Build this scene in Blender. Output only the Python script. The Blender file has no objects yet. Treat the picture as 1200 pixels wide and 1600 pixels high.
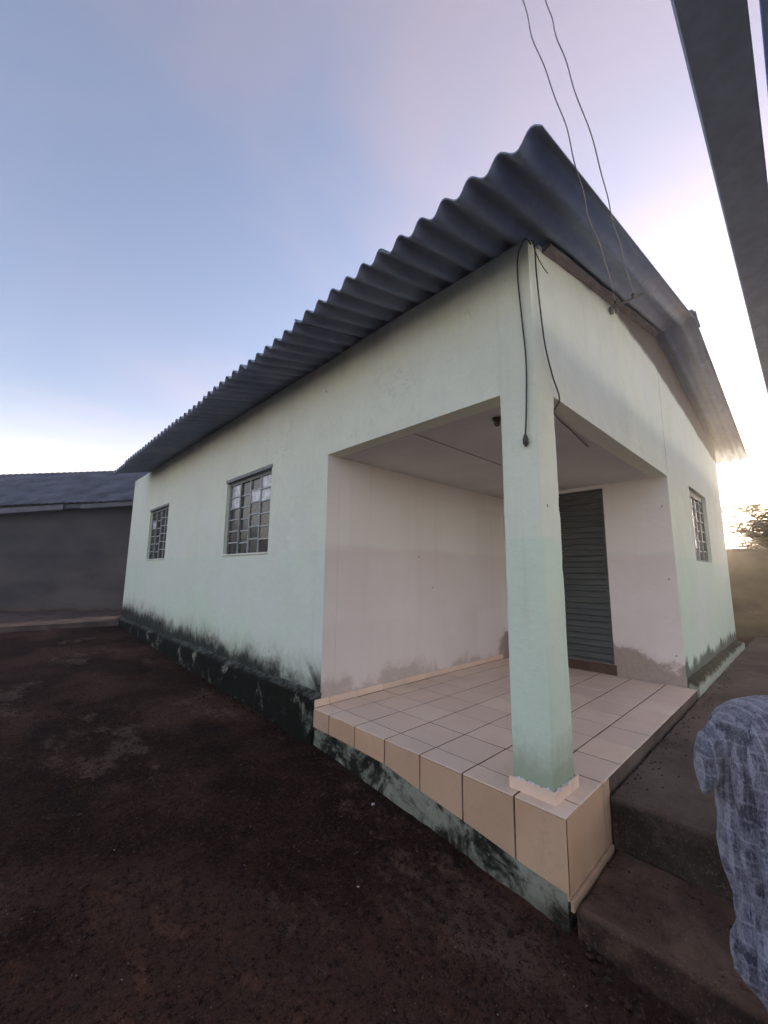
import bpy, bmesh, math, random
from mathutils import Vector, Matrix, noise
random.seed(7)
R = math.radians
SC = bpy.context.scene
COL = SC.collection

# ------------------------------------------------------------------ camera
cam_d = bpy.data.cameras.new('camera')
cam = bpy.data.objects.new('camera', cam_d)
COL.objects.link(cam)
cam_d.sensor_fit = 'HORIZONTAL'
cam_d.sensor_width = 36.0
cam_d.lens = 36.0 * 630.526 / 1200.0
cam_d.clip_start = 0.05
cam_d.clip_end = 2000
CAM = Vector((-2.21333, -1.03013, 1.16985))
FW = Vector((0.68153689, 0.71639985, 0.1492606))
RT = Vector((0.72340048, -0.69035123, 0.01034027))
UP = Vector((-0.11045001, -0.10092792, 0.98874382))
m = Matrix((RT, UP, -FW)).transposed().to_4x4()
m.translation = CAM
cam.matrix_world = m
SC.camera = cam

# ------------------------------------------------------------------ sky, sun, exposure
SUN_DIR = Vector((0.992, 0.095, 0.085)).normalized()
SUN_EL = math.asin(SUN_DIR.z)
SUN_AZ = math.atan2(SUN_DIR.x, SUN_DIR.y)
W = bpy.data.worlds.new('World')
SC.world = W
W.use_nodes = True
wn = W.node_tree
for n in list(wn.nodes):
    wn.nodes.remove(n)


def wnode(t, **kw):
    n = wn.nodes.new(t)
    for k, v in kw.items():
        setattr(n, k, v)
    return n


out = wnode('ShaderNodeOutputWorld')
bg = wnode('ShaderNodeBackground')
bg.inputs['Strength'].default_value = 0.15
wn.links.new(bg.outputs[0], out.inputs[0])
sky = wnode('ShaderNodeTexSky', sky_type='NISHITA', sun_disc=False)
sky.sun_elevation = SUN_EL
sky.sun_rotation = SUN_AZ
sky.altitude = 800
sky.air_density = 1.0
sky.dust_density = 0.5
sky.ozone_density = 2.0
tc = wnode('ShaderNodeTexCoord')
# thin high cloud: noise on the sky dome projected on a flat layer
sep = wnode('ShaderNodeSeparateXYZ')
wn.links.new(tc.outputs['Generated'], sep.inputs[0])
zc = wnode('ShaderNodeMath', operation='MAXIMUM')
wn.links.new(sep.outputs['Z'], zc.inputs[0]); zc.inputs[1].default_value = 0.0
za = wnode('ShaderNodeMath', operation='ADD')
wn.links.new(zc.outputs[0], za.inputs[0]); za.inputs[1].default_value = 0.16
dv = wnode('ShaderNodeVectorMath', operation='SCALE')
inv = wnode('ShaderNodeMath', operation='DIVIDE')
inv.inputs[0].default_value = 1.0
wn.links.new(za.outputs[0], inv.inputs[1])
wn.links.new(tc.outputs['Generated'], dv.inputs[0]); wn.links.new(inv.outputs[0], dv.inputs['Scale'])
cn = wnode('ShaderNodeTexNoise')
cn.inputs['Scale'].default_value = 0.9
cn.inputs['Detail'].default_value = 5.0
cn.inputs['Roughness'].default_value = 0.5
cn.inputs['Distortion'].default_value = 0.4
mpn = wnode('ShaderNodeMapping')
mpn.inputs['Location'].default_value = (9.3, 5.1, 2.7)
wn.links.new(dv.outputs[0], mpn.inputs[0]); wn.links.new(mpn.outputs[0], cn.inputs['Vector'])
cr = wnode('ShaderNodeMapRange', interpolation_type='SMOOTHSTEP')
cr.inputs['From Min'].default_value = 0.40
cr.inputs['From Max'].default_value = 0.72
cr.inputs['To Min'].default_value = 0.16
cr.inputs['To Max'].default_value = 0.72
wn.links.new(cn.outputs['Fac'], cr.inputs['Value'])
hs = wnode('ShaderNodeHueSaturation')
hs.inputs['Saturation'].default_value = 0.25
hs.inputs['Value'].default_value = 0.92
wn.links.new(sky.outputs[0], hs.inputs['Color'])
ct = wnode('ShaderNodeMix', data_type='RGBA', blend_type='MULTIPLY')
ct.inputs['Factor'].default_value = 1.0
ct.inputs['B'].default_value = (1.12, 1.0, 1.04, 1)
wn.links.new(hs.outputs[0], ct.inputs['A'])
mx = wnode('ShaderNodeMix', data_type='RGBA')
wn.links.new(cr.outputs[0], mx.inputs['Factor'])
wn.links.new(sky.outputs[0], mx.inputs['A']); wn.links.new(ct.outputs['Result'], mx.inputs['B'])
# warm white balance, and a pale haze band all round the horizon
wb = wnode('ShaderNodeMix', data_type='RGBA', blend_type='MULTIPLY')
wb.inputs['Factor'].default_value = 1.0
wb.inputs['B'].default_value = (0.555, 0.470, 0.475, 1)
wn.links.new(mx.outputs['Result'], wb.inputs['A'])
hb = wnode('ShaderNodeMapRange', interpolation_type='SMOOTHSTEP')
hb.inputs['From Min'].default_value = 0.36
hb.inputs['From Max'].default_value = 0.0
hb.inputs['To Min'].default_value = 0.0
hb.inputs['To Max'].default_value = 0.95
wn.links.new(sep.outputs['Z'], hb.inputs['Value'])
hz = wnode('ShaderNodeMix', data_type='RGBA', blend_type='LIGHTEN')
hz.inputs['B'].default_value = (1.62, 1.50, 1.28, 1)
wn.links.new(hb.outputs[0], hz.inputs['Factor'])
wn.links.new(wb.outputs['Result'], hz.inputs['A'])
wn.links.new(hz.outputs['Result'], bg.inputs['Color'])

sun_d = bpy.data.lights.new('sun', 'SUN')
sun_d.energy = 2.0
sun_d.angle = R(0.5)
sun_d.color = (1.0, 0.78, 0.52)
sun = bpy.data.objects.new('sun', sun_d)
COL.objects.link(sun)
sun.rotation_euler = SUN_DIR.to_track_quat('Z', 'Y').to_euler()

SC.view_settings.view_transform = 'Standard'
SC.view_settings.look = 'None'
SC.view_settings.gamma = 1.0
SC.view_settings.exposure = 2.97
SC.view_settings.use_curve_mapping = False


# ------------------------------------------------------------------ material helpers
class Nt:
    def __init__(self, name):
        self.m = bpy.data.materials.new(name)
        self.m.use_nodes = True
        self.t = self.m.node_tree
        self.b = self.t.nodes['Principled BSDF']
        self.geo = self.t.nodes.new('ShaderNodeNewGeometry')
        s = self.t.nodes.new('ShaderNodeSeparateXYZ')
        self.t.links.new(self.geo.outputs['Position'], s.inputs[0])
        self.x, self.y, self.z = s.outputs
        self.pos = self.geo.outputs['Position']

    def put(self, sock, v):
        if hasattr(v, 'is_output'):
            self.t.links.new(v, sock)
        else:
            if sock.type == 'RGBA' and len(v) == 3:
                v = (*v, 1)
            sock.default_value = v

    def math(self, op, a, b=0.0, c=None, clamp=False):
        n = self.t.nodes.new('ShaderNodeMath'); n.operation = op; n.use_clamp = clamp
        self.put(n.inputs[0], a); self.put(n.inputs[1], b)
        if c is not None:
            self.put(n.inputs[2], c)
        return n.outputs[0]

    def noise(self, scale, detail=4, rough=.55, vec=None, stretch=None, dist=0.0, off=None):
        v = vec or self.pos
        if stretch or off:
            mp = self.t.nodes.new('ShaderNodeMapping')
            self.t.links.new(v, mp.inputs[0])
            if stretch:
                mp.inputs['Scale'].default_value = stretch
            if off:
                mp.inputs['Location'].default_value = off
            v = mp.outputs[0]
        n = self.t.nodes.new('ShaderNodeTexNoise')
        n.inputs['Scale'].default_value = scale
        n.inputs['Detail'].default_value = detail
        n.inputs['Roughness'].default_value = rough
        n.inputs['Distortion'].default_value = dist
        self.t.links.new(v, n.inputs['Vector'])
        return n.outputs['Fac']

    def ramp(self, v, a, b, lo=0.0, hi=1.0, smooth=True):
        n = self.t.nodes.new('ShaderNodeMapRange')
        if smooth:
            n.interpolation_type = 'SMOOTHSTEP'
        self.put(n.inputs['Value'], v); self.put(n.inputs['From Min'], a); self.put(n.inputs['From Max'], b)
        self.put(n.inputs['To Min'], lo); self.put(n.inputs['To Max'], hi)
        return n.outputs[0]

    def mix(self, f, a, b, mode='MIX'):
        n = self.t.nodes.new('ShaderNodeMix'); n.data_type = 'RGBA'; n.blend_type = mode
        self.put(n.inputs['Factor'], f); self.put(n.inputs['A'], a); self.put(n.inputs['B'], b)
        return n.outputs['Result']

    def bump(self, h, strength=.3, dist=.01, prev=None):
        n = self.t.nodes.new('ShaderNodeBump')
        n.inputs['Strength'].default_value = strength
        n.inputs['Distance'].default_value = dist
        self.put(n.inputs['Height'], h)
        if prev is not None:
            self.t.links.new(prev, n.inputs['Normal'])
        return n.outputs[0]

    def spots(self, c, pts, col, r=.012):
        for p in pts:
            n = self.t.nodes.new('ShaderNodeVectorMath'); n.operation = 'DISTANCE'
            self.t.links.new(self.pos, n.inputs[0]); n.inputs[1].default_value = p
            d = self.math('ADD', n.outputs['Value'], self.math('MULTIPLY', self.math('SUBTRACT', self.noise(70, 3, .6), .5), r * .9))
            c = self.mix(self.ramp(d, r * 1.5, r * .7, 0, .85), c, col)
        return c

    def rnd(self):
        n = self.t.nodes.new('ShaderNodeObjectInfo')
        return n.outputs['Random']

    def end(self, col, rough=.8, normal=None, spec=.3):
        self.put(self.b.inputs['Base Color'], col)
        self.put(self.b.inputs['Roughness'], rough)
        self.b.inputs['Specular IOR Level'].default_value = spec
        if normal is not None:
            self.t.links.new(normal, self.b.inputs['Normal'])
        return self.m


def simple(name, col, rough=.7, var=.2, scale=20, spec=.3, bump=.2, metal=0.0, objvar=0.0):
    k = Nt(name)
    n = k.noise(scale, 5, .6)
    c = k.mix(k.ramp(n, .3, .7), tuple(v * (1 - var) for v in col), tuple(min(1, v * (1 + var)) for v in col))
    if objvar:
        c = k.mix(k.ramp(k.rnd(), 0, 1, 0, 1, False), k.mix(1.0, c, (1 - objvar,) * 3, 'MULTIPLY'), c)
    k.b.inputs['Metallic'].default_value = metal
    return k.end(c, rough, k.bump(n, bump, .004), spec)


MAT = {}


def plaster_bump(k):
    a = k.noise(2.2, 3, .5)
    b = k.noise(60, 5, .65)
    t_ = k.noise(7, 5, .6, stretch=(1, 1, 1.6), dist=.5)
    return k.bump(b, .35, .005, k.bump(t_, .35, .012, k.bump(a, .6, .035)))


MINT_HI = (0.80, 0.83, 0.675)
MINT_LO = (0.66, 0.80, 0.625)


def mint(name, mould=None, dark_top=False, base_stain=False):
    k = Nt(name)
    wob = k.noise(1.3, 4, .6)
    band = k.ramp(k.math('ADD', k.z, k.math('MULTIPLY', k.math('SUBTRACT', wob, .5), .05)), 1.36, 1.40, 0, .62)
    far = k.ramp(k.math('ADD', k.z, k.math('MULTIPLY', k.math('SUBTRACT', wob, .5), 1.2)), .3, 2.6, 0, .30)
    c = k.mix(k.math('ADD', band, far), MINT_LO, MINT_HI)
    # trowel and roller marks
    c = k.mix(k.ramp(k.noise(2.6, 6, .72, stretch=(1, 1, .6), off=(2, 2, 6)), .38, .66, 0, .42), c, (0.68, 0.71, 0.58))
    c = k.mix(k.ramp(k.noise(28, 5, .75), .52, .72, 0, .30), c, (0.55, 0.59, 0.49))
    hl = k.math('ABSOLUTE', k.math('SUBTRACT', k.noise(1.7, 6, .7, off=(6, 1, 4), dist=.8), .5))
    c = k.mix(k.math('MULTIPLY', k.ramp(hl, .007, .001), k.ramp(k.noise(.8, 3, .5, off=(9, 9, 0)), .50, .60, 0, .28)), c, (0.30, 0.31, 0.26))
    # rolled-on coats: broad uneven patches
    c = k.mix(k.ramp(k.noise(.9, 3, .5, off=(5, 2, 1)), .35, .68, 0, .55), c, (0.76, 0.78, 0.72))
    c = k.mix(k.ramp(k.noise(3.5, 5, .65, off=(1, 7, 3)), .5, .8, 0, .35), c, (0.64, 0.70, 0.60))
    # rain streaks
    st = k.noise(1.0, 5, .6, stretch=(7, 7, .35))
    c = k.mix(k.ramp(st, .55, .80, 0, .24), c, (0.44, 0.49, 0.41))
    # green grime below the eave
    top = k.math('MULTIPLY', k.ramp(k.z, 2.95, 3.35, 0, 1.0 if mould else .0), k.ramp(k.noise(2.3, 4, .6, stretch=(1, 1, .5)), .35, .65, .1, .7))
    c = k.mix(top, c, (0.34, 0.45, 0.36))
    # small scuffs
    sp = k.noise(9, 6, .75, off=(3, 3, 3))
    c = k.mix(k.ramp(sp, .70, .76, 0, .6), c, (0.30, 0.30, 0.25))
    if base_stain:
        bs = k.math('SUBTRACT', k.math('ADD', .10, k.math('MULTIPLY', k.noise(9, 5, .7), .28)), k.z)
        c = k.mix(k.ramp(bs, -.12, .16, 0, .8), c, (0.30, 0.36, 0.24))
    if mould:
        h = k.math('ADD', mould[0], k.math('MULTIPLY', k.y, mould[1]))
        fr = k.noise(1.0, 5, .7, stretch=(2.2, 2.2, 1.4), dist=.8)
        fr2 = k.noise(1.0, 4, .7, stretch=(11, 11, 8), dist=.7)
        hh = k.math('ADD', h, k.math('ADD', k.math('MULTIPLY', k.math('SUBTRACT', fr, .5), .55),
                                     k.math('MULTIPLY', k.math('SUBTRACT', fr2, .5), .17)))
        d = k.math('SUBTRACT', hh, k.z)
        c = k.mix(k.ramp(d, -.30, .05, 0, .6), c, (0.30, 0.30, 0.22))
        dark = k.mix(k.ramp(k.noise(14, 4, .6), .45, .75), (0.010, 0.013, 0.011), (0.05, 0.055, 0.04))
        c = k.mix(k.ramp(d, -.13, .09, 0, .95), c, dark)
    c = k.spots(c, [(0, 8.53, .78), (0, 6.467, .634), (0, 6.55, .565), (0, 3.06, .327), (0, 2.155, 2.966), (.095, 0, 1.57)], (0.14, 0.12, 0.10), .009)
    if dark_top:
        # mint up to an uneven line, dark brown-grey above
        n = k.math('MULTIPLY', k.math('SUBTRACT', k.noise(2.5, 5, .6), .5), .14)
        left = k.math('ADD', 3.33, k.math('MULTIPLY', k.x, .165))
        right = k.math('SUBTRACT', 3.86, k.math('MULTIPLY', k.x, .085))
        lim = k.math('MINIMUM', k.math('MINIMUM', left, right), 3.60)
        d = k.math('SUBTRACT', k.math('ADD', k.z, n), lim)
        rc = k.mix(k.noise(7, 5, .65), (0.10, 0.085, 0.075), (0.22, 0.19, 0.165))
        c = k.mix(k.ramp(d, -.03, .05), c, rc)
        # damp at the foot of the outer end
        bs = k.math('SUBTRACT', k.math('ADD', -.05, k.math('MULTIPLY', k.noise(4, 5, .7, stretch=(1, 1, .5)), .55)), k.z)
        c = k.mix(k.ramp(bs, -.04, .06, 0, .85), c, (0.05, 0.055, 0.045))
        # vertical shrinkage crack next to the porch corner
        cw = k.math('ADD', k.x, k.math('MULTIPLY', k.math('SUBTRACT', k.noise(6, 3, .6), .5), .05))
        cd = k.math('ABSOLUTE', k.math('SUBTRACT', cw, 3.26))
        ck = k.math('MULTIPLY', k.ramp(cd, .012, .003), k.ramp(k.z, 2.3, 2.4))
        c = k.mix(k.math('MULTIPLY', ck, .7), c, (0.2, 0.19, 0.16))
    return k.end(c, .82, plaster_bump(k), .2)


MAT['mint_side'] = mint('mint_side', mould=(0.10, 0.027))
MAT['mint_gable'] = mint('mint_gable', dark_top=True)
MAT['mint_pillar'] = mint('mint_pillar', base_stain=True)


PLY, PXX = 2.09, 3.227


def porch_paint(name):
    k = Nt(name)
    wob = k.math('MULTIPLY', k.math('SUBTRACT', k.noise(1.5, 3, .5), .5), .10)
    zz = k.math('ADD', k.z, wob)
    c = k.mix(k.ramp(zz, 1.38, 1.48), (0.83, 0.745, 0.70), (0.90, 0.865, 0.79))
    # patched coats with straight roller edges
    br = k.t.nodes.new('ShaderNodeTexBrick')
    mp = k.t.nodes.new('ShaderNodeCombineXYZ')
    k.t.links.new(k.math('ADD', k.x, k.math('MULTIPLY', k.y, .8)), mp.inputs[0])
    k.t.links.new(k.math('ADD', k.z, k.math('MULTIPLY', wob, .4)), mp.inputs[1])
    k.t.links.new(mp.outputs[0], br.inputs['Vector'])
    br.inputs['Scale'].default_value = 1.0
    br.inputs['Brick Width'].default_value = .74
    br.inputs['Row Height'].default_value = .69
    br.inputs['Mortar Size'].default_value = 0.0
    br.offset = .37
    br.inputs['Color1'].default_value = (1, 1, 1, 1)
    br.inputs['Color2'].default_value = (0, 0, 0, 1)
    sepc = k.t.nodes.new('ShaderNodeSeparateColor')
    k.t.links.new(br.outputs['Color'], sepc.inputs[0])
    c = k.mix(k.math('MULTIPLY', sepc.outputs[0], .30), c, (0.66, 0.59, 0.52))
    st = k.noise(1.0, 4, .6, stretch=(6, 6, .25))
    c = k.mix(k.ramp(st, .52, .80, 0, .16), c, (0.58, 0.50, 0.45))
    c = k.mix(k.ramp(k.noise(1.1, 4, .6, off=(2, 4, 8)), .45, .7, 0, .4), c, (0.89, 0.83, 0.79))
    # nail holes and knocks
    sp = k.noise(7, 6, .8, off=(9, 3, 1))
    c = k.mix(k.ramp(sp, .715, .76, 0, .7), c, (0.25, 0.2, 0.17))
    c = k.spots(c, [(1.564, PLY, 1.005), (1.325, PLY, 1.36), (PXX, .075, 1.133), (PXX, .071, .313), (PXX, .077, 1.957)], (0.12, 0.10, 0.085), .008)
    # rising damp: brown plaster along the floor
    n = k.noise(9, 7, .75)
    amt = k.ramp(k.x, 2.9, 3.2, .0, .17)
    big = k.ramp(k.noise(1.1, 3, .5, off=(3, 8, 2)), .38, .62, -.20, .02)
    d = k.math('SUBTRACT', k.math('ADD', k.math('ADD', amt, big), k.math('MULTIPLY', n, .34)), k.z)
    c = k.mix(k.ramp(d, -.10, .03, 0, .35), c, (0.45, 0.36, 0.29))
    c = k.mix(k.math('MULTIPLY', k.ramp(d, -.02, .05, 0, .9), k.ramp(k.x, 2.9, 3.2, .35, .85)), c, k.mix(k.noise(18, 4), (0.20, 0.14, 0.11), (0.42, 0.33, 0.27)))
    return k.end(c, .8, plaster_bump(k), .2)


MAT['porch'] = porch_paint('porch_paint')
k = Nt('ceiling_paint')
c = k.mix(k.ramp(k.noise(1.4, 4, .6), .3, .7), (0.60, 0.59, 0.56), (0.70, 0.69, 0.655))
MAT['ceiling'] = k.end(c, .85, plaster_bump(k), .2)

k = Nt('glazed_tile')
n = k.noise(2.6, 5, .6)
c = k.mix(k.ramp(n, .3, .7), (0.85, 0.63, 0.47), (0.88, 0.70, 0.55))
c = k.mix(k.ramp(k.rnd(), 0, 1, 0, .75, False), c, (0.74, 0.56, 0.45))
c = k.mix(k.ramp(k.noise(8, 7, .8), .50, .78, 0, .42), c, (0.50, 0.36, 0.28))
c = k.mix(k.ramp(k.noise(1.3, 4, .6, off=(1, 5, 2)), .5, .75, 0, .3), c, (0.52, 0.40, 0.34))
c = k.mix(k.ramp(k.noise(55, 3, .6), .6, .8, 0, .25), c, (0.35, 0.25, 0.2))
MAT['tile'] = k.end(c, k.ramp(k.noise(9, 5, .7), .3, .8, .32, .55), k.bump(k.noise(6, 3), .08, .01), .45)

k = Nt('fascia_tile')
n = k.noise(3.4, 5, .6)
c = k.mix(k.ramp(n, .3, .7), (0.58, 0.37, 0.225), (0.66, 0.45, 0.29))
c = k.mix(k.ramp(k.rnd(), 0, 1, 0, .6, False), c, (0.46, 0.32, 0.22))
c = k.mix(k.ramp(k.noise(7, 7, .8), .50, .75, 0, .5), c, (0.33, 0.22, 0.15))
low = k.ramp(k.math('ADD', k.z, k.math('MULTIPLY', k.noise(6, 4), .22)), -.16, -.30, 0, .45)
c = k.mix(low, c, (0.25, 0.18, 0.11))
MAT['fascia'] = k.end(c, k.ramp(k.noise(5, 5, .7), .3, .8, .28, .6), k.bump(k.noise(6, 3), .08, .01), .4)

MAT['grout'] = simple('grout', (0.10, 0.055, 0.038), .95, .4, 30, .1)

k = Nt('mossy_concrete')
n = k.noise(4.2, 6, .68, dist=.6)
c = k.mix(k.ramp(n, .42, .60), (0.014, 0.015, 0.011), (0.26, 0.27, 0.21))
c = k.mix(k.ramp(k.noise(16, 5, .7), .55, .75, 0, .7), c, (0.42, 0.42, 0.36))
c = k.mix(k.ramp(k.noise(2.1, 4, .6, off=(4, 4, 4)), .55, .7, 0, .85), c, (0.012, 0.014, 0.012))
edge = k.ramp(k.z, -.34, -.50, 0, .5)
c = k.mix(k.math('MULTIPLY', edge, k.ramp(k.noise(8, 4), .4, .6)), c, (0.05, 0.025, 0.018))
MAT['mossy'] = k.end(c, .95, k.bump(k.noise(24, 6, .7), .7, .012), .15)

k = Nt('black_plinth')
n = k.noise(3.1, 6, .7, dist=.5)
c = k.mix(k.ramp(n, .54, .64), (0.011, 0.012, 0.009), (0.22, 0.225, 0.175))
c = k.mix(k.ramp(k.noise(4, 6, .7, off=(7, 1, 2)), .42, .60, .0, 1.0), c, (0.013, 0.0145, 0.010))
topm = k.math('MULTIPLY', k.ramp(k.z, .055, .10), k.ramp(k.noise(11, 5, .7), .38, .6, .1, .8))
c = k.mix(topm, c, (0.16, 0.17, 0.14))
MAT['plinth'] = k.end(c, .95, k.bump(k.noise(22, 6, .75), .9, .015), .12)

k = Nt('green_plinth')
c = k.mix(k.ramp(k.math('ADD', k.z, k.math('MULTIPLY', k.noise(5, 6, .75), .16)), .07, .125), (0.44, 0.47, 0.37), (0.05, 0.05, 0.036))
c = k.mix(k.ramp(k.noise(9, 6, .75), .55, .7, 0, .6), c, (0.30, 0.29, 0.23))
MAT['plinth_gable'] = k.end(c, .95, k.bump(k.noise(22, 6, .75), .9, .015), .12)

k = Nt('fibre_cement')
n = k.noise(1.6, 6, .65)
c = k.mix(k.ramp(n, .3, .7), (0.25, 0.30, 0.40), (0.36, 0.41, 0.51))
c = k.mix(k.ramp(k.rnd(), 0, 1, 0, .4, False), c, (0.20, 0.245, 0.35))
c = k.mix(k.ramp(k.noise(1.0, 5, .7, stretch=(1.2, 9, 1.2)), .5, .75, 0, .55), c, (0.18, 0.215, 0.30))
c = k.mix(k.ramp(k.noise(9, 6, .75), .54, .68, 0, .45), c, (0.44, 0.47, 0.52))
MAT['roof'] = k.end(c, .92, k.bump(k.noise(50, 5, .7), .3, .004), .15)

k = Nt('rough_timber')
g = k.noise(1.0, 6, .7, stretch=(2, 30, 30))
c = k.mix(k.ramp(g, .3, .7), (0.12, 0.105, 0.105), (0.24, 0.21, 0.205))
MAT['timber'] = k.end(c, .9, k.bump(g, .5, .006), .15)

MAT['steel'] = simple('window_steel', (0.20, 0.23, 0.215), .55, .3, 25, .4, .2)
MAT['bar'] = simple('glazing_bar_paint', (0.40, 0.44, 0.43), .5, .25, 40, .4, .2)
k = Nt('pane_glass')
c = k.mix(k.ramp(k.rnd(), 0, 1, 0, 1, False), (0.022, 0.022, 0.023), (0.060, 0.058, 0.056))
c = k.mix(k.ramp(k.noise(20, 4, .6), .4, .8, 0, .5), c, (0.10, 0.097, 0.092))
MAT['glass'] = k.end(c, .22, k.bump(k.noise(9, 3), .15, .01), .6)
k = Nt('sky_reflect_pane')  # sky reflection in some panes, painted as a lighter base colour
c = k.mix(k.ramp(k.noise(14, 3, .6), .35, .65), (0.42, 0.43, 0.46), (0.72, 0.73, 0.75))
MAT['sky_reflect_glass'] = k.end(c, .25, k.bump(k.noise(9, 3), .15, .01), .6)

k = Nt('door_steel')
n = k.noise(1.0, 5, .65, stretch=(3, 3, 18))
c = k.mix(k.ramp(n, .3, .75), (0.045, 0.055, 0.052), (0.085, 0.10, 0.095))
c = k.mix(k.ramp(k.rnd(), 0, 1, 0, .5, False), c, (0.06, 0.066, 0.062))
MAT['door'] = k.end(c, .5, k.bump(k.noise(30, 4), .2, .003), .4)

k = Nt('dark_soil')
a = k.noise(.55, 6, .62, dist=.3)
b = k.noise(3.2, 6, .68)
d = k.noise(34, 6, .75)
fine = k.noise(130, 5, .75)
c = k.mix(k.ramp(b, .3, .7), (0.022, 0.0080, 0.0055), (0.070, 0.031, 0.0200))
c = k.mix(k.ramp(a, .44, .60, 0, .85), c, (0.145, 0.070, 0.049))
pt = k.noise(1.7, 6, .72, off=(8, 2, 0), stretch=(1, .6, 1))
c = k.mix(k.ramp(pt, .55, .64, 0, .75), c, (0.23, 0.145, 0.105))
c = k.mix(k.ramp(d, .50, .36, 0, .85), c, (0.0050, 0.0018, 0.0015))
c = k.mix(k.ramp(d, .56, .70, 0, .9), c, (0.190, 0.108, 0.072))
c = k.mix(k.ramp(fine, .47, .36, 0, .7), c, (0.0045, 0.0018, 0.0015))
c = k.mix(k.ramp(fine, .55, .66, 0, .85), c, (0.190, 0.118, 0.086))
MAT['soil'] = k.end(c, .95, k.bump(d, 1.0, .04, k.bump(fine, 1.0, .012)), .12)

k = Nt('path_concrete')
b = k.noise(1.4, 6, .66, dist=.3)
c = k.mix(k.ramp(b, .3, .7), (0.070, 0.052, 0.042), (0.150, 0.115, 0.092))
c = k.mix(k.ramp(k.noise(4.5, 6, .7, off=(2, 9, 1)), .56, .72, 0, .6), c, (0.17, 0.14, 0.115))
c = k.mix(k.ramp(k.noise(30, 5, .7), .58, .8, 0, .6), c, (0.045, 0.033, 0.027))
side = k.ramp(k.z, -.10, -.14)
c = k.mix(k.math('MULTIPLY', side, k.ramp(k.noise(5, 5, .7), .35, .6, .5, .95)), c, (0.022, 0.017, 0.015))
crk = k.math('ABSOLUTE', k.math('SUBTRACT', k.noise(2.3, 6, .7, off=(3, 6, 1), dist=.6), .5))
c = k.mix(k.ramp(crk, .006, .001, 0, .5), c, (0.012, 0.008, 0.007))
c = k.mix(k.ramp(k.noise(75, 4, .75), .56, .68, 0, .6), c, (0.20, 0.15, 0.12))
MAT['path'] = k.end(c, .95, k.bump(k.noise(40, 6, .75), .6, .008), .12)

k = Nt('step_concrete')
b = k.noise(2.4, 6, .68, dist=.3)
c = k.mix(k.ramp(b, .3, .7), (0.060, 0.036, 0.026), (0.185, 0.115, 0.080))
c = k.mix(k.ramp(k.noise(34, 5, .7), .55, .8, 0, .6), c, (0.030, 0.018, 0.014))
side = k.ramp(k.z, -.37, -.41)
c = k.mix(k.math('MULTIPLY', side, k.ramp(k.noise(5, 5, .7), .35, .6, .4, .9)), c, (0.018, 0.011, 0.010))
crk = k.math('ABSOLUTE', k.math('SUBTRACT', k.noise(2.3, 6, .7, off=(3, 6, 1), dist=.6), .5))
c = k.mix(k.ramp(crk, .006, .001, 0, .5), c, (0.012, 0.008, 0.007))
c = k.mix(k.ramp(k.noise(75, 4, .75), .56, .68, 0, .6), c, (0.20, 0.15, 0.12))
MAT['step'] = k.end(c, .95, k.bump(k.noise(40, 6, .75), .8, .010), .12)

MAT['apron'] = simple('apron_concrete', (0.115, 0.085, 0.075), .95, .35, 3.0, .15, .3)
k = Nt('shed_wall')
c = k.mix(k.ramp(k.noise(.8, 5, .6, stretch=(1, 1, 2)), .3, .7), (0.070, 0.064, 0.069), (0.125, 0.112, 0.106))
c = k.mix(k.ramp(k.noise(9, 5, .7), .5, .8, 0, .4), c, (0.055, 0.052, 0.055))
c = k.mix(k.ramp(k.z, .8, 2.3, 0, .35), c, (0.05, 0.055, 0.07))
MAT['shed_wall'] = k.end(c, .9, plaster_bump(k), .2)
MAT['shed_roof'] = simple('shed_roof', (0.085, 0.09, 0.11), .9, .4, 1.6, .15, .3)
MAT['board'] = simple('pale_board', (0.14, 0.14, 0.16), .8, .25, 4, .2, .2)
k = Nt('boundary_wall')
c = k.mix(k.ramp(k.noise(1.2, 6, .65, stretch=(1, 1, 2)), .3, .7), (0.065, 0.050, 0.036), (0.130, 0.103, 0.074))
c = k.mix(k.ramp(k.noise(8, 5, .7), .5, .8, 0, .5), c, (0.09, 0.08, 0.055))
MAT['boundary'] = k.end(c, .95, k.bump(k.noise(18, 5, .7), .6, .01), .12)
MAT['cable'] = simple('black_cable', (0.045, 0.042, 0.042), .5, .2, 30, .4, .05)
MAT['plastic'] = simple('socket_plastic', (0.06, 0.055, 0.05), .45, .2, 30, .4, .05)
MAT['wire'] = simple('aluminium_wire', (0.26, 0.25, 0.26), .6, .2, 60, .4, .1)
MAT['iron'] = simple('rusty_iron', (0.28, 0.26, 0.25), .7, .3, 60, .3, .2)
MAT['ceramic'] = simple('insulator_ceramic', (0.22, 0.19, 0.17), .35, .2, 60, .5, .05)
MAT['beam'] = simple('beam_steel', (0.46, 0.62, 0.92), .6, .14, 14, .35, .25)
MAT['stone'] = simple('stone', (0.058, 0.030, 0.0225), .9, .4, 30, .2, .3, objvar=.4)
MAT['grit'] = simple('pale_grit', (0.20, 0.145, 0.115), .9, .5, 60, .2, .3)
MAT['pale_stone'] = simple('pale_stone', (0.42, 0.39, 0.36), .9, .2, 30, .2, .3)
MAT['mortar'] = simple('white_mortar', (0.66, 0.66, 0.62), .95, .2, 40, .1, .5)
MAT['bark'] = simple('bark', (0.07, 0.05, 0.035), .95, .3, 30, .1, .5)
k = Nt('frond_leaf')
c = k.mix(k.ramp(k.noise(6, 4, .6), .3, .7), (0.055, 0.065, 0.02), (0.13, 0.10, 0.035))
MAT['leaf'] = k.end(c, .6, None, .3)
tr = k.t.nodes.new('ShaderNodeBsdfTranslucent')
tr.inputs['Color'].default_value = (0.22, 0.15, 0.04, 1)
ms = k.t.nodes.new('ShaderNodeMixShader'); ms.inputs[0].default_value = .25
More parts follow.
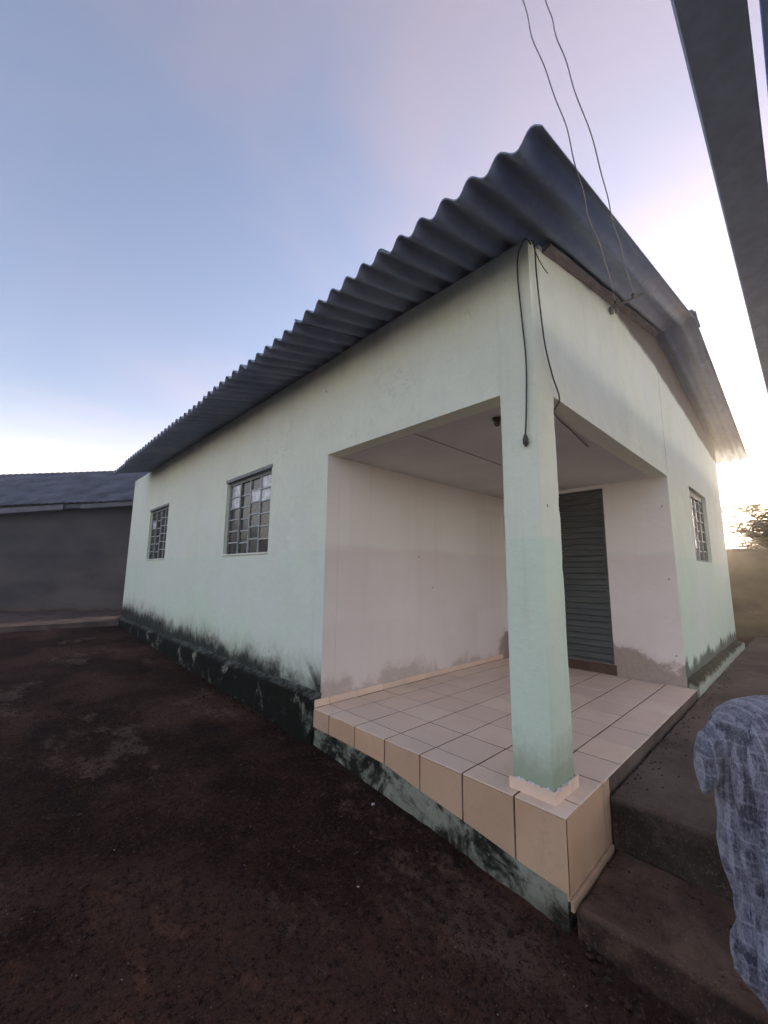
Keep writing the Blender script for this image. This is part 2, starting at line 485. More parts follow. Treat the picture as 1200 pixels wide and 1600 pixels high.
k.t.links.new(k.b.outputs[0], ms.inputs[1]); k.t.links.new(tr.outputs[0], ms.inputs[2])
k.t.links.new(ms.outputs[0], k.t.nodes['Material Output'].inputs['Surface'])

k = Nt('washed_denim')
a = k.noise(11, 6, .75, dist=.7)
b = k.noise(1.0, 5, .8, stretch=(260, 260, 110))
v = k.noise(1.0, 5, .7, stretch=(42, 42, 6))
c = k.mix(k.ramp(a, .40, .56), (0.030, 0.031, 0.065), (0.20, 0.205, 0.28))
c = k.mix(k.ramp(k.noise(5, 4, .6, off=(3, 1, 5)), .54, .64, 0, .55), c, (0.065, 0.095, 0.115))
wv = k.math('MULTIPLY', k.math('SUBTRACT', k.noise(6, 3, .5), .5), .03)
uu = k.math('ADD', k.math('SUBTRACT', k.math('MULTIPLY', k.x, .72), k.math('MULTIPLY', k.y, .69)), wv)
for co, per, wd, amt in ((uu, .034, .30, .55), (k.math('ADD', k.z, wv), .050, .20, .40), (uu, .0115, .25, .25)):
    fr3 = k.math('ABSOLUTE', k.math('SUBTRACT', k.math('FRACT', k.math('DIVIDE', co, per)), .5))
    c = k.mix(k.math('MULTIPLY', k.ramp(fr3, wd * .5, wd * .25, 0, amt), k.ramp(a, .3, .6, .4, 1.0)), c, (0.46, 0.47, 0.56))
c = k.mix(k.ramp(v, .54, .70, 0, .5), c, (0.42, 0.43, 0.52))
c = k.mix(k.ramp(b, .54, .68, 0, .6), c, (0.46, 0.47, 0.55))
c = k.mix(k.ramp(b, .47, .38, 0, .8), c, (0.020, 0.020, 0.045))
c = k.mix(k.ramp(k.noise(17, 6, .8, off=(1, 1, 9)), .56, .66, 0, .85), c, (0.012, 0.012, 0.032))
MAT['denim'] = k.end(c, .95, k.bump(b, .8, .006, k.bump(a, .5, .02)), .1)
k.b.inputs['Sheen Weight'].default_value = .3


# ------------------------------------------------------------------ mesh helpers
def mesh_obj(name, verts, faces, mat, parent=None, smooth=False, mats=None, midx=None):
    me = bpy.data.meshes.new(name)
    me.from_pydata([tuple(v) for v in verts], [], faces)
    for mm in (mats or [mat]):
        me.materials.append(MAT[mm] if isinstance(mm, str) else mm)
    if midx:
        me.polygons.foreach_set('material_index', midx)
    if smooth:
        me.polygons.foreach_set('use_smooth', [True] * len(me.polygons))
    me.update()
    o = bpy.data.objects.new(name, me)
    COL.objects.link(o)
    if parent is not None:
        attach(o, parent)
    return o


WORLD = {}


def attach(o, parent):
    o.parent = parent
    o.matrix_parent_inverse = world_of(parent).inverted()


def world_of(o):
    mat = o.matrix_basis.copy()
    if o.parent:
        mat = world_of(o.parent) @ o.matrix_parent_inverse @ mat
    return mat


def thing(name, label, cat, loc=(0, 0, 0), group=None):
    o = bpy.data.objects.new(name, None)
    o.empty_display_size = .2
    o.location = loc
    COL.objects.link(o)
    return tag(o, label, cat, group)


def tag(o, label=None, cat=None, group=None, kind=None):
    if label: o['label'] = label
    if cat: o['category'] = cat
    if group: o['group'] = group
    if kind: o['kind'] = kind
    return o


class MB:
    def __init__(s):
        s.v, s.f = [], []

    def add(s, v, f):
        n = len(s.v)
        s.v += [Vector(p) for p in v]
        s.f += [tuple(i + n for i in q) for q in f]
        return s

    def box(s, x0, x1, y0, y1, z0, z1, fn=None, bev=0.0):
        if bev > 0:
            bm = bmesh.new()
            bmesh.ops.create_cube(bm, size=1.0)
            for v in bm.verts:
                v.co = Vector(((x0 + x1) / 2 + v.co.x * (x1 - x0), (y0 + y1) / 2 + v.co.y * (y1 - y0), (z0 + z1) / 2 + v.co.z * (z1 - z0)))
            bmesh.ops.bevel(bm, geom=list(bm.edges), offset=bev, segments=1, affect='EDGES')
            bm.verts.index_update()
            pts = [v.co.copy() for v in bm.verts]
            fs = [tuple(v.index for v in f.verts) for f in bm.faces]
            bm.free()
        else:
            pts = [(x, y, z) for z in (z0, z1) for y in (y0, y1) for x in (x0, x1)]
            fs = [(0, 2, 3, 1), (4, 5, 7, 6), (0, 1, 5, 4), (2, 6, 7, 3), (0, 4, 6, 2), (1, 3, 7, 5)]
        if fn:
            pts = [fn(*p) for p in pts]
        return s.add(pts, fs)

    def tube(s, pts, r, n=6, cap=True):
        pts = [Vector(p) for p in pts]
        rr = r if isinstance(r, (list, tuple)) else [r] * len(pts)
        vs, fs = [], []
        a = None
        for i, p in enumerate(pts):
            d = (pts[min(i + 1, len(pts) - 1)] - pts[max(i - 1, 0)]).normalized()
            if a is None:
                a = d.cross(Vector((0, 0, 1)))
                if a.length < .1:
                    a = d.cross(Vector((1, 0, 0)))
            else:
                a = a - d * a.dot(d)
            a.normalize(); b = d.cross(a)
            for j in range(n):
                t = 2 * math.pi * j / n
                vs.append(p + (a * math.cos(t) + b * math.sin(t)) * rr[i])
        for i in range(len(pts) - 1):
            for j in range(n):
                k2 = (j + 1) % n
                fs.append((i * n + j, i * n + k2, (i + 1) * n + k2, (i + 1) * n + j))
        if cap:
            fs.append(tuple(range(n - 1, -1, -1)))
            fs.append(tuple((len(pts) - 1) * n + j for j in range(n)))
        return s.add(vs, fs)

    def build(s, name, mat, parent=None, smooth=False):
        return mesh_obj(name, s.v, s.f, mat, parent, smooth)


def fix_normals(o):
    bm = bmesh.new(); bm.from_mesh(o.data)
    bmesh.ops.recalc_face_normals(bm, faces=list(bm.faces))
    bm.to_mesh(o.data); bm.free()
    return o


def nz(x, y, z=0.0, s=1.0):
    return noise.noise(Vector((x * s, y * s, z * s)))


def bez(pts, n=10):
    """Catmull-Rom through the points"""
    P = [Vector(p) for p in pts]
    out = []
    for i in range(len(P) - 1):
        p0, p1, p2, p3 = P[max(i - 1, 0)], P[i], P[i + 1], P[min(i + 2, len(P) - 1)]
        for k2 in range(n):
            t = k2 / n
            out.append(.5 * ((2 * p1) + (p2 - p0) * t + (2 * p0 - 5 * p1 + 4 * p2 - p3) * t * t + (3 * p1 - p0 - 3 * p2 + p3) * t ** 3))
    out.append(P[-1])
    return out


def interp(tab, t):
    if t <= tab[0][0]:
        return tab[0][1]
    for (a, b), (c2, d2) in zip(tab, tab[1:]):
        if t <= c2:
            return b + (d2 - b) * (t - a) / (c2 - a)
    return tab[-1][1]


# ------------------------------------------------------------------ ground
GP = [(-6, -.72), (-3, -.64), (-1, -.585), (0, -.50), (2.1, -.29), (4.5, -.215), (7.5, -.13), (10, -.03), (13, .03), (40, .1)]


def ground_z(x, y):
    z = interp(GP, y)
    if y < 1.0:
        t = max(0, min(1, (x - .6) / 5)); t = t * t * (3 - 2 * t)
        s = max(0, min(1, (1.0 - y) / .6))
        z = z + (-.16 - z) * t * s
    return z


def axis(lo, hi, f0, f1, fine, grow=1.25):
    a = [f0]
    while a[-1] < f1:
        a.append(a[-1] + fine)
    st = fine
    while a[-1] < hi:
        st *= grow; a.append(a[-1] + st)
    st = fine; b = [f0]
    while b[-1] > lo:
        st *= grow; b.append(b[-1] - st)
    return b[:0:-1] + a


gx = axis(-55, 55, -2.6, .3, .022, 1.16)
gy = axis(-55, 55, -1.0, 3.0, .022, 1.10)
gv, gf = [], []
for y in gy:
    for x in gx:
        z = ground_z(x, y)
        near = max(0, min(1, 1 - (abs(x + 1) + abs(y - 2)) / 30))
        rut = math.sin((x * .9 + y * .25) * 5.2 + 1.4 * nz(x, y, 7, .7))
        z += near * (.012 * rut * max(0, .4 + nz(x, y, 6, .6)) + .022 * nz(x, y, 3, .9) + .012 * nz(x, y, 1, 3.1) + .007 * nz(x, y, 5, 9) + .006 * max(0, nz(x, y, 9, 21)))
        gv.append((x, y, z))
nx = len(gx)
for j in range(len(gy) - 1):
    for i in range(nx - 1):
        a = j * nx + i
        gf.append((a, a + 1, a + nx + 1, a + nx))
tag(mesh_obj('ground', gv, gf, 'soil', smooth=True), kind='structure')

# gravel crumbs over the dirt yard
ico = bmesh.new(); bmesh.ops.create_icosphere(ico, subdivisions=1, radius=1.0); ico.verts.index_update()
IV = [v.co.copy() for v in ico.verts]; IF = [tuple(v.index for v in f.verts) for f in ico.faces]; ico.free()


def pebble(mb, x, y, r, seed):
    z = ground_z(x, y) + .022 * nz(x, y, 3, .9) + .012 * nz(x, y, 1, 3.1)
    rot = Matrix.Rotation(seed * 2.4, 3, 'Z')
    sx, sy, sz = r * random.uniform(.7, 1.4), r * random.uniform(.7, 1.2), r * random.uniform(.4, .8)
    pts = []
    for v in IV:
        w = rot @ Vector((v.x * sx, v.y * sy, v.z * sz)) * (1 + .35 * nz(v.x + seed, v.y, v.z, 1.7))
        pts.append((x + w.x, y + w.y, z + sz * .4 + w.z))
    mb.add(pts, IF)


pb, pb2 = MB(), MB()
for i in range(26000):
    t = random.random() ** 1.5
    y = -0.75 + 7 * t
    x = random.uniform(-2.6 - 1.5 * t, -.12)
    if y < .2 and x > -.35 - y * .1 and y > -.6:
        pass
    if random.random() < .25:
        pebble(pb2, x, y, random.choice([.0012, .0015, .0015, .002, .002, .003]) * random.uniform(.7, 1.4), i * .37)
    else:
        pebble(pb, x, y, random.choice([.0015, .002, .003, .003, .004, .005, .008]) * random.uniform(.7, 1.5), i * .37)
for i in range(260):
    t = random.random() ** 1.3
    y = -0.75 + 5 * t
    pebble(pb, random.uniform(-2.6 - 1.5 * t, -.13), y, random.uniform(.008, .024), i * .61)
for i in range(500):      # crumbled edge along the porch base and plinth
    y = random.uniform(-.1, 9)
    pebble(pb, -.115 - abs(random.gauss(0, .05)), y, random.uniform(.004, .018), i * .43)
def loose(mb, x, y, z, r_, sd_):
    rot = Matrix.Rotation(sd_, 3, 'Z')
    mb.add([Vector((x, y, z)) + rot @ Vector((v.x * r_ * 1.3, v.y * r_, v.z * r_ * .6)) * (1 + .35 * nz(v.x + sd_, v.y, v.z, 1.7)) for v in IV], IF)


for i in range(420):
    y = random.uniform(-1.6, -.11)
    if random.random() < .5:
        loose(pb, random.gauss(.46, .07) if random.random() < .6 else random.uniform(0, .5), y, -.366, random.uniform(.002, .010), i * 1.3)
    else:
        loose(pb, random.uniform(-.24, -.07), y, ground_z(-.1, y) + .01, random.uniform(.003, .016), i * 1.7)
for i in range(300):
    x = random.uniform(.6, 6)
    loose(pb, x, -.10 - abs(random.gauss(0, .10)), -.083 + .005 * (x - .5), random.uniform(.002, .008), i * 1.1)
gm = [0] * len(pb.f) + [1] * len(pb2.f)
pb.add(pb2.v, pb2.f)
tag(mesh_obj('gravel', pb.v, pb.f, None, mats=['stone', 'grit'], midx=gm), 'loose stone crumbs scattered over the dark dirt yard', 'gravel', kind='stuff')


def ray_ground(px, py):
    d = FW + RT * ((px - 600) / 630.526) - UP * ((py - 800) / 630.526)
    t = 1.0
    for _ in range(30):
        p = CAM + d * t
        t -= (p.z - ground_z(p.x, p.y)) / d.z
    return CAM + d * t


for px, py, r, lab in [(560, 1383, .007, 'small white pebble alone on the dark dirt in front of the porch'),
                       (583, 1257, .013, 'pale stone chip on the dirt just beside the porch base')]:
    p = ray_ground(px, py)
    q = MB(); pebble(q, p.x, p.y, r, px)
    tag(q.build('stone', 'pale_stone'), lab, 'stone')

# concrete apron in front of the rear shed
ap = MB()
N = 40
for i in range(N + 1):
    x = -12 + i * 14 / N
    yb = 12.6 - (x + .6) * .63 + .3
    yf = 9.75 - .06 * x + .12 * nz(x, 3, 0, .8)
    ap.v += [Vector((x, yf - .05, -.12)), Vector((x, yf, .055)), Vector((x, max(yb, yf + .5), .10))]
for i in range(N):
    a = i * 3
    ap.f += [(a, a + 3, a + 4, a + 1), (a + 1, a + 4, a + 5, a + 2)]
tag(ap.build('apron_pavement', 'apron'), kind='structure')

# ------------------------------------------------------------------ path and steps along the gable


def rough_slab(name, xs, ys, ztop, zbot, mat, parent=None, amp=.008, seed=0.0):
    """slab with an uneven top and a worn rounded rim; returns a mesh object"""
    v, f = [], []
    nx_, ny_ = len(xs), len(ys)
    for j, y in enumerate(ys):
        for i, x in enumerate(xs):
            e = 0
            if i == 0 or j == 0 or i == nx_ - 1 or j == ny_ - 1:
                e = -.012 - .03 * abs(nz(x, y, seed, 5))
            v.append((x + (.022 * nz(y, seed, 2, 5) + .012 * nz(y, seed, 2, 14) if i == 0 else 0), y + (.010 * nz(x, seed, 4, 5) if j == 0 else 0),
                      (ztop(x, y) if callable(ztop) else ztop) + e + amp * nz(x, y, seed, 2.3) + amp * .6 * nz(x, y, seed, 8)))
    for j in range(ny_ - 1):
        for i in range(nx_ - 1):
            a = j * nx_ + i
            f.append((a, a + 1, a + nx_ + 1, a + nx_))
    ring = [i for i in range(nx_)] + [j * nx_ + nx_ - 1 for j in range(1, ny_)] + \
           [(ny_ - 1) * nx_ + i for i in range(nx_ - 2, -1, -1)] + [j * nx_ for j in range(ny_ - 2, 0, -1)]
    prev = ring
    for q, zz in enumerate((.5, 1.0)):
        cur = []
        for idx in ring:
            x, y, z = v[idx]
            cur.append(len(v))
            o_ = .010 * nz(x * 2, y * 2, z + q + seed, 5)
            v.append((x - .012 + o_, y - .008 + o_, z + (zbot - z) * zz))
        for a in range(len(ring)):
            b = (a + 1) % len(ring)
            f.append((prev[a], cur[a], cur[b], prev[b]))
        prev = cur
    return fix_normals(mesh_obj(name, v, f, mat, parent, smooth=False))


def lin(a, b, n):
    return [a + (b - a) * i / n for i in range(n + 1)]


edge_in = lambda a, b, n: [a, a + .02] + lin(a, b, n)[1:-1] + [b - .02, b]
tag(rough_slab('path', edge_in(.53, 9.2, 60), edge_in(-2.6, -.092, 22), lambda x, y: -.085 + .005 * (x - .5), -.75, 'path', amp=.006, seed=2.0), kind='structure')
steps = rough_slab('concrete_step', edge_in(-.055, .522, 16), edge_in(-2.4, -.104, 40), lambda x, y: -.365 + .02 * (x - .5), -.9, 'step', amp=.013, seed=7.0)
tag(steps, 'worn brown concrete step below the side path at the porch corner', 'step')

# ------------------------------------------------------------------ the house
PL, PX, L, M = 2.09, 3.227, 7.36, 10.0
HO, T = 2.30, .15
house = thing('house', 'pale mint single storey house with corrugated roof and tiled corner porch', 'house', (3.6, 5.0, -.4))
RS = .24          # left roof slope
RSR = .123        # right roof slope
XR = 3.33         # ridge
YV = -.40         # verge


def roof_z(x):
    if x < XR:
        return 3.165 + RS * (x + .66)
    return 3.165 + RS * (XR + .66) - RSR * (x - XR)


def wall_plate(us, vs, holes, top=None):
    """front/back skins of a wall as (u, v) cells; returns cells kept"""
    cells = []
    for i in range(len(us) - 1):
        for j in range(len(vs) - 1):
            uc, vc = (us[i] + us[i + 1]) / 2, (vs[j] + vs[j + 1]) / 2
            if any(a < uc < b and c2 < vc < d2 for a, b, c2, d2 in holes):
                continue
            cells.append((i, j))
    return cells


def build_wall(name, mapf, us, vs, holes, t, mats, top=None, pick=None, parent=None, bump=.003):
    us, vs = sorted(set(us)), sorted(set(vs))
    cells = set(wall_plate(us, vs, holes))
    idx, V, F, MI = {}, [], [], []

    def vert(i, j, s):
        if (i, j, s) not in idx:
            u, v = us[i], vs[j]
            if top and j == len(vs) - 1:
                v = top(u)
            idx[(i, j, s)] = len(V)
            V.append(mapf(u, v, s * t))
        return idx[(i, j, s)]

    def face(q):
        F.append(q)
        cen = sum((Vector(V[a]) for a in q), Vector()) / len(q)
        MI.append(pick(cen) if pick else 0)

    for (i, j) in cells:
        face((vert(i, j, 0), vert(i + 1, j, 0), vert(i + 1, j + 1, 0), vert(i, j + 1, 0)))
        face((vert(i, j, 1), vert(i, j + 1, 1), vert(i + 1, j + 1, 1), vert(i + 1, j, 1)))
        for di, dj, a, b in ((-1, 0, (i, j), (i, j + 1)), (1, 0, (i + 1, j + 1), (i + 1, j)), (0, -1, (i + 1, j), (i, j)), (0, 1, (i, j + 1), (i + 1, j + 1))):
            if (i + di, j + dj) not in cells:
                face((vert(*a, 0), vert(*b, 0), vert(*b, 1), vert(*a, 1)))
    o = mesh_obj(name, V, F, None, parent, mats=mats, midx=MI)
    return fix_normals(o)


W1, W2, WZ = (3.205, 4.467), (7.11, 8.344), (1.37, 2.42)
GW, GZ = (4.45, 5.70), (1.37, 2.38)
# long side wall, x = 0 (outer face), with the porch opening below the lintel
side_wall = build_wall('wall', lambda u, v, s: (s, u, v), [0, PL, *W1, *W2, M] + lin(0, PL, 8) + lin(PL, M, 30), [-.7, *WZ, HO, 3.2, 3.28],
                       [(0, PL, -1, HO), (*W1, *WZ), (*W2, *WZ)], T, ['mint_side', 'porch'],
                       top=lambda u: 3.285 + .02 * nz(u, 2, 0, 1.1), pick=lambda c: 1 if abs(c.y - PL) < .01 and c.z < HO else 0, parent=house)
gable_top = lambda u: roof_z(u) - .03
build_wall('wall', lambda u, v, s: (u, s, v), [T, PX, *GW, L, XR] + lin(T, L, 20), [-.7, GZ[0], GZ[1], HO, 3.1, 3.2],
           [(0, PX, -1, HO), (*GW, *GZ)], T, ['mint_gable', 'porch'], top=gable_top,
           pick=lambda c: 1 if abs(c.x - PX) < .01 and c.z < HO else 0, parent=house)
# porch inner walls
build_wall('wall', lambda u, v, s: (u, PL + s, v), [T + .002, PX + .1], [-.4, HO + .05], [], T, ['porch'], parent=house)
DY, DZ = (.69, 1.50), (.12, 2.26)
build_wall('wall', lambda u, v, s: (PX + s, u, v), [T, *DY, PL - .001], [-.4, *DZ, HO + .05], [(*DY, *DZ)], T, ['porch'], parent=house)
# far walls
build_wall('wall', lambda u, v, s: (L - s, u, v), [T, M - T], [-.7, 3.4], [], T, ['mint_gable'], parent=house)
build_wall('wall', lambda u, v, s: (u, M - s, v), [T, XR, L], [-.7, 3.2, 3.3], [], T, ['mint_gable'], top=gable_top, parent=house)
# ceilings
b = MB(); b.box(T, PX, T, 1.098, HO + .002, HO + .05); b.build('ceiling_panel', 'ceiling', house)
b = MB(); b.box(T, PX, 1.106, PL - .001, HO - .004, HO + .05); b.build('ceiling_panel', 'ceiling', house)
b = MB(); b.box(T, L - T, PL + T, M - T, 2.72, 2.76); b.build('ceiling_panel', 'ceiling', house)

# pillar: hand-plastered, slightly uneven faces and a worn arris
PW, PD = .272, .238
pv, pf = [], []
ring = []
cr_ = .011
for cx_, cy_, a0 in ((cr_, cr_, 180), (PW - cr_, cr_, 270), (PW - cr_, PD - cr_, 0), (cr_, PD - cr_, 90)):
    for q in range(4):
        a = R(a0 + q * 30)
        ring.append((cx_ + cr_ * math.cos(a), cy_ + cr_ * math.sin(a)))
full = []
for i in range(len(ring)):
    a, b2 = ring[i], ring[(i + 1) % len(ring)]
    n_ = 6 if math.dist(a, b2) > .05 else 1
    for q in range(n_):
        full.append((a[0] + (b2[0] - a[0]) * q / n_, a[1] + (b2[1] - a[1]) * q / n_))
zl = lin(0, HO, 74)
nr = len(full)
for z in zl:
    for (x, y) in full:
        corner = 1.0 if (min(x, PW - x) < .012 and min(y, PD - y) < .012) else .35
        chip = max(0, nz(x * 3, y * 3, z, 7) - .40) * .012 * (1 if corner == 1 else 0)
        k2 = -.0022 - .0022 * nz(x * 6, y * 6, z * 2.1, 1.6) * 1.0 - chip
        if z > HO - .02:
            k2 *= .2
        cx_, cy_ = x - PW / 2, y - PD / 2
        pv.append((x + k2 * (cx_ / (PW / 2)), y + k2 * (cy_ / (PD / 2)), z))
for j in range(len(zl) - 1):
    for i in range(nr):
        i2 = (i + 1) % nr
        pf.append((j * nr + i, j * nr + i2, (j + 1) * nr + i2, (j + 1) * nr + i))
pillar = mesh_obj('pillar', pv, pf, 'mint_pillar', house, smooth=True)

# plinths
def plinth(name, axis_, a0, a1, top, mat, seed):
    prof = [(-.100, -.75), (-.098, -.30), (-.092, -.08), (-.088, .02), (-.078, top - .02), (-.055, top), (-.02, top + .012), (.01, top + .03)]
    n_ = int((a1 - a0) / .06)
    v, f = [], []
    for i in range(n_ + 1):
        a = a0 + (a1 - a0) * i / n_
        lump = .026 * nz(a, seed, 0, 1.6) + .010 * nz(a, seed, 5, 3.3)
        for q, (p, z) in enumerate(prof):
            w = (.008 * nz(a, z * 3, seed, 5) + .010 * nz(a, z * 2, seed, 1.6)) * (0 if q == len(prof) - 1 else 1)
            zz = z + (lump if q >= 4 else 0)
            v.append((p + w, a, zz) if axis_ == 'y' else (a, p + w, zz))
    m_ = len(prof)
    for i in range(n_):
        for q in range(m_ - 1):
            a = i * m_ + q
            f.append((a, a + m_, a + m_ + 1, a + 1))
    f.append(tuple(range(m_))); f.append(tuple(n_ * m_ + q for q in range(m_ - 1, -1, -1)))
    return fix_normals(mesh_obj(name, v, f, mat, house))


plinth('plinth', 'y', PL - .005, M + .02, .085, 'plinth', 1.0)
plinth('plinth', 'x', PX + .06, L + .08, .06, 'plinth_gable', 4.0)

# ------------------------------------------------------------------ porch floor
SL, SR = .071, .080
pfv = MB()
ys = lin(-SR + .012, PL - .01, 40)
zs = [-.85, -.55, -.45, -.36, -.27, -.18, -.09, -.012]
for y in ys:
    for z in zs:
        pfv.v.append(Vector((-SL + .012 + (.010 * nz(y, z * 2, 1, 5) - .004 if z < -.1 else 0), y, z)))
for i in range(len(ys) - 1):
    for j in range(len(zs) - 1):
        a = i * len(zs) + j
        pfv.f.append((a, a + 1, a + len(zs) + 1, a + len(zs)))
pfv.box(-SL + .011, PX - .002, -SR + .011, PL - .004, -.8, -.010)
floor = pfv.build('porch_floor', 'mossy', house)
bed = MB(); bed.box(-SL + .008, PX - .003, -SR + .008, PL - .003, -.0095, -.0035); bed.build('grout_bed', 'grout', floor)
XJ = [-SL] + [.093 + .333 * i for i in range(10)] + [PX - .002]
YJ = [-SR] + [.19 + .333 * i for i in range(6)] + [PL - .012]
XJ = [x for x in XJ if x <= PX - .002]
G = .0058
for i in range(len(XJ) - 1):
    for j in range(len(YJ) - 1):
        x0, x1, y0, y1 = XJ[i] + G, XJ[i + 1] - G, YJ[j] + G, YJ[j + 1] - G
        if i == 0: x0 = -SL - .004
        if j == 0: y0 = -SR - .004
        if x1 - x0 < .02 or y1 - y0 < .02: continue
        dz = random.uniform(-.0012, .0012)
        t1, t2 = random.uniform(-.003, .003), random.uniform(-.003, .003)
        xm, ym = (x0 + x1) / 2, (y0 + y1) / 2
        q = MB(); q.box(x0, x1, y0, y1, -.009, 0, lambda x, y, z: (x, y, z + dz + (x - xm) * t1 + (y - ym) * t2), bev=.0015)
        q.build('floor_tile', 'tile', floor)
# fascia tiles, long side: bottoms cut on the slope
FB = [(-.09, -.335), (.19, -.305), (.53, -.255), (.86, -.215), (1.19, -.165), (1.52, -.155), (2.2, -.150)]
FJ = [-SR - .004] + YJ[1:-1] + [PL - .004]
for j in range(len(FJ) - 1):
    y0, y1 = FJ[j] + (G if j else 0), FJ[j + 1] - G
    o1 = random.uniform(-.0015, .0015)
    x0, x1 = -SL - .003 + o1, -SL + .007 + o1
    zt = -.011
    za_, zb_ = interp(FB, y0), interp(FB, y1)
    vs_ = [(x0, y0, za_), (x0, y1, zb_), (x0, y1, zt), (x0, y0, zt), (x1, y0, za_), (x1, y1, zb_), (x1, y1, zt), (x1, y0, zt)]
    mesh_obj('fascia_tile', vs_, [(0, 3, 2, 1), (4, 5, 6, 7), (0, 1, 5, 4), (1, 2, 6, 5), (2, 3, 7, 6), (3, 0, 4, 7)], 'fascia', floor)
bk = MB(); bk.box(-SL + .0075, -SL + .0105, -SR + .006, PL - .006, -.15, -.011)
bk.box(-SL + .006, .60, -SR + .0075, -SR + .0105, -.36, -.011)
bk.build('grout_bed', 'grout', floor)
for x0, x1, zb in ((-SL - .003, .428, -.362), (.435, .535, -.37), (.542, .875, -.115), (.882, 1.215, -.115), (1.222, 1.555, -.115), (1.562, 1.895, -.115), (1.902, 2.235, -.115), (2.242, 2.57, -.115), (2.577, 2.91, -.115), (2.917, 3.2, -.115)):
    q = MB(); q.box(x0, x1, -SR - .004, -SR + .007, zb, -.011, bev=.001)
    q.build('fascia_tile', 'fascia' if x0 < .5 else 'path', floor)
q = MB(); q.box(-SL, .50, -SR - .022, -SR - .005, -.40, -.352, lambda x, y, z: (x, y, z + .02 * (x)), bev=.002)
q.build('fascia_tile', 'fascia', floor)
# skirting tiles along the back wall
sx = [-SL + .004] + [.093 + .333 * i for i in range(10)]
for a, b2 in zip(sx, sx[1:]):
    q = MB(); q.box(a + .002, min(b2 - .002, PX - .012), PL - .0115, PL - .001, .001, .062 + random.uniform(-.003, .003), bev=.0015)
    q.build('skirting_tile', 'tile', floor)
# skirting round the pillar with broken white mortar on top
for box in ((-.0125, -.0015, -.0125, PD + .012), (-.0005, PW + .012, -.0125, -.0015), (PW + .0015, PW + .0125, -.0005, PD + .012)):
    q = MB(); q.box(*box, .001, .062, bev=.0012)
    q.build('skirting_tile', 'tile', floor)
mv = MB()
for i in range(46):
    if i < 26:
        px_, py_ = -.006, random.uniform(-.006, PD)
    else:
        px_, py_ = random.uniform(-.006, PW), -.006
    r = random.uniform(.004, .011)
    zc_ = .062 + r * .2
    mv.add([(px_ + v.x * r * .6 * random.uniform(.7, 1.3), py_ + v.y * r * random.uniform(.7, 1.6), zc_ + v.z * r * random.uniform(.5, 1.4)) for v in IV], IF)
tag(mv.build('mortar_crumbs', 'mortar', floor), kind='stuff')
# door threshold riser
q = MB(); q.box(PX - .016, PX - .001, DY[0] - .02, DY[1] + .02, .001, DZ[0] - .002, bev=.003)
q.build('threshold', 'step', house)

# ------------------------------------------------------------------ door
q = MB()
for (a, b2, c2, d2) in ((DY[0], DY[0] + .03, *DZ), (DY[1] - .03, DY[1], *DZ), (DY[0] + .03, DY[1] - .03, DZ[1] - .03, DZ[1]), (DY[0] + .03, DY[1] - .03, DZ[0], DZ[0] + .03)):
    q.box(PX + .018, PX + .058, a + .001, b2 - .001, c2 + .001, d2 - .001)
door = q.build('door', 'door', house)
nsl = 28
sh = (DZ[1] - DZ[0] - .066) / nsl
for i in range(nsl):
    z0 = DZ[0] + .033 + i * sh
    y0, y1 = DY[0] + .032, DY[1] - .032
    tw = random.uniform(-.002, .002)
    v_ = []
    for y in (y0, y1):
        v_ += [(PX + .030 + tw, y, z0), (PX + .022 + tw, y, z0 + .006), (PX + .042, y, z0 + sh * .93), (PX + .050, y, z0 + sh * .93)]
    mesh_obj('slat', v_, [(0, 1, 5, 4), (1, 2, 6, 5), (2, 3, 7, 6), (3, 0, 4, 7), (0, 3, 2, 1), (4, 5, 6, 7)], 'door', door)
q = MB(); q.box(PX + .005, PX + .016, DY[1] - .10, DY[1] - .06, 1.08, 1.20, bev=.003); q.tube([(PX + .0, DY[1] - .08, 1.15), (PX - .04, DY[1] - .08, 1.15), (PX - .04, DY[1] - .17, 1.15)], .008)
q.build('handle', 'steel', door)


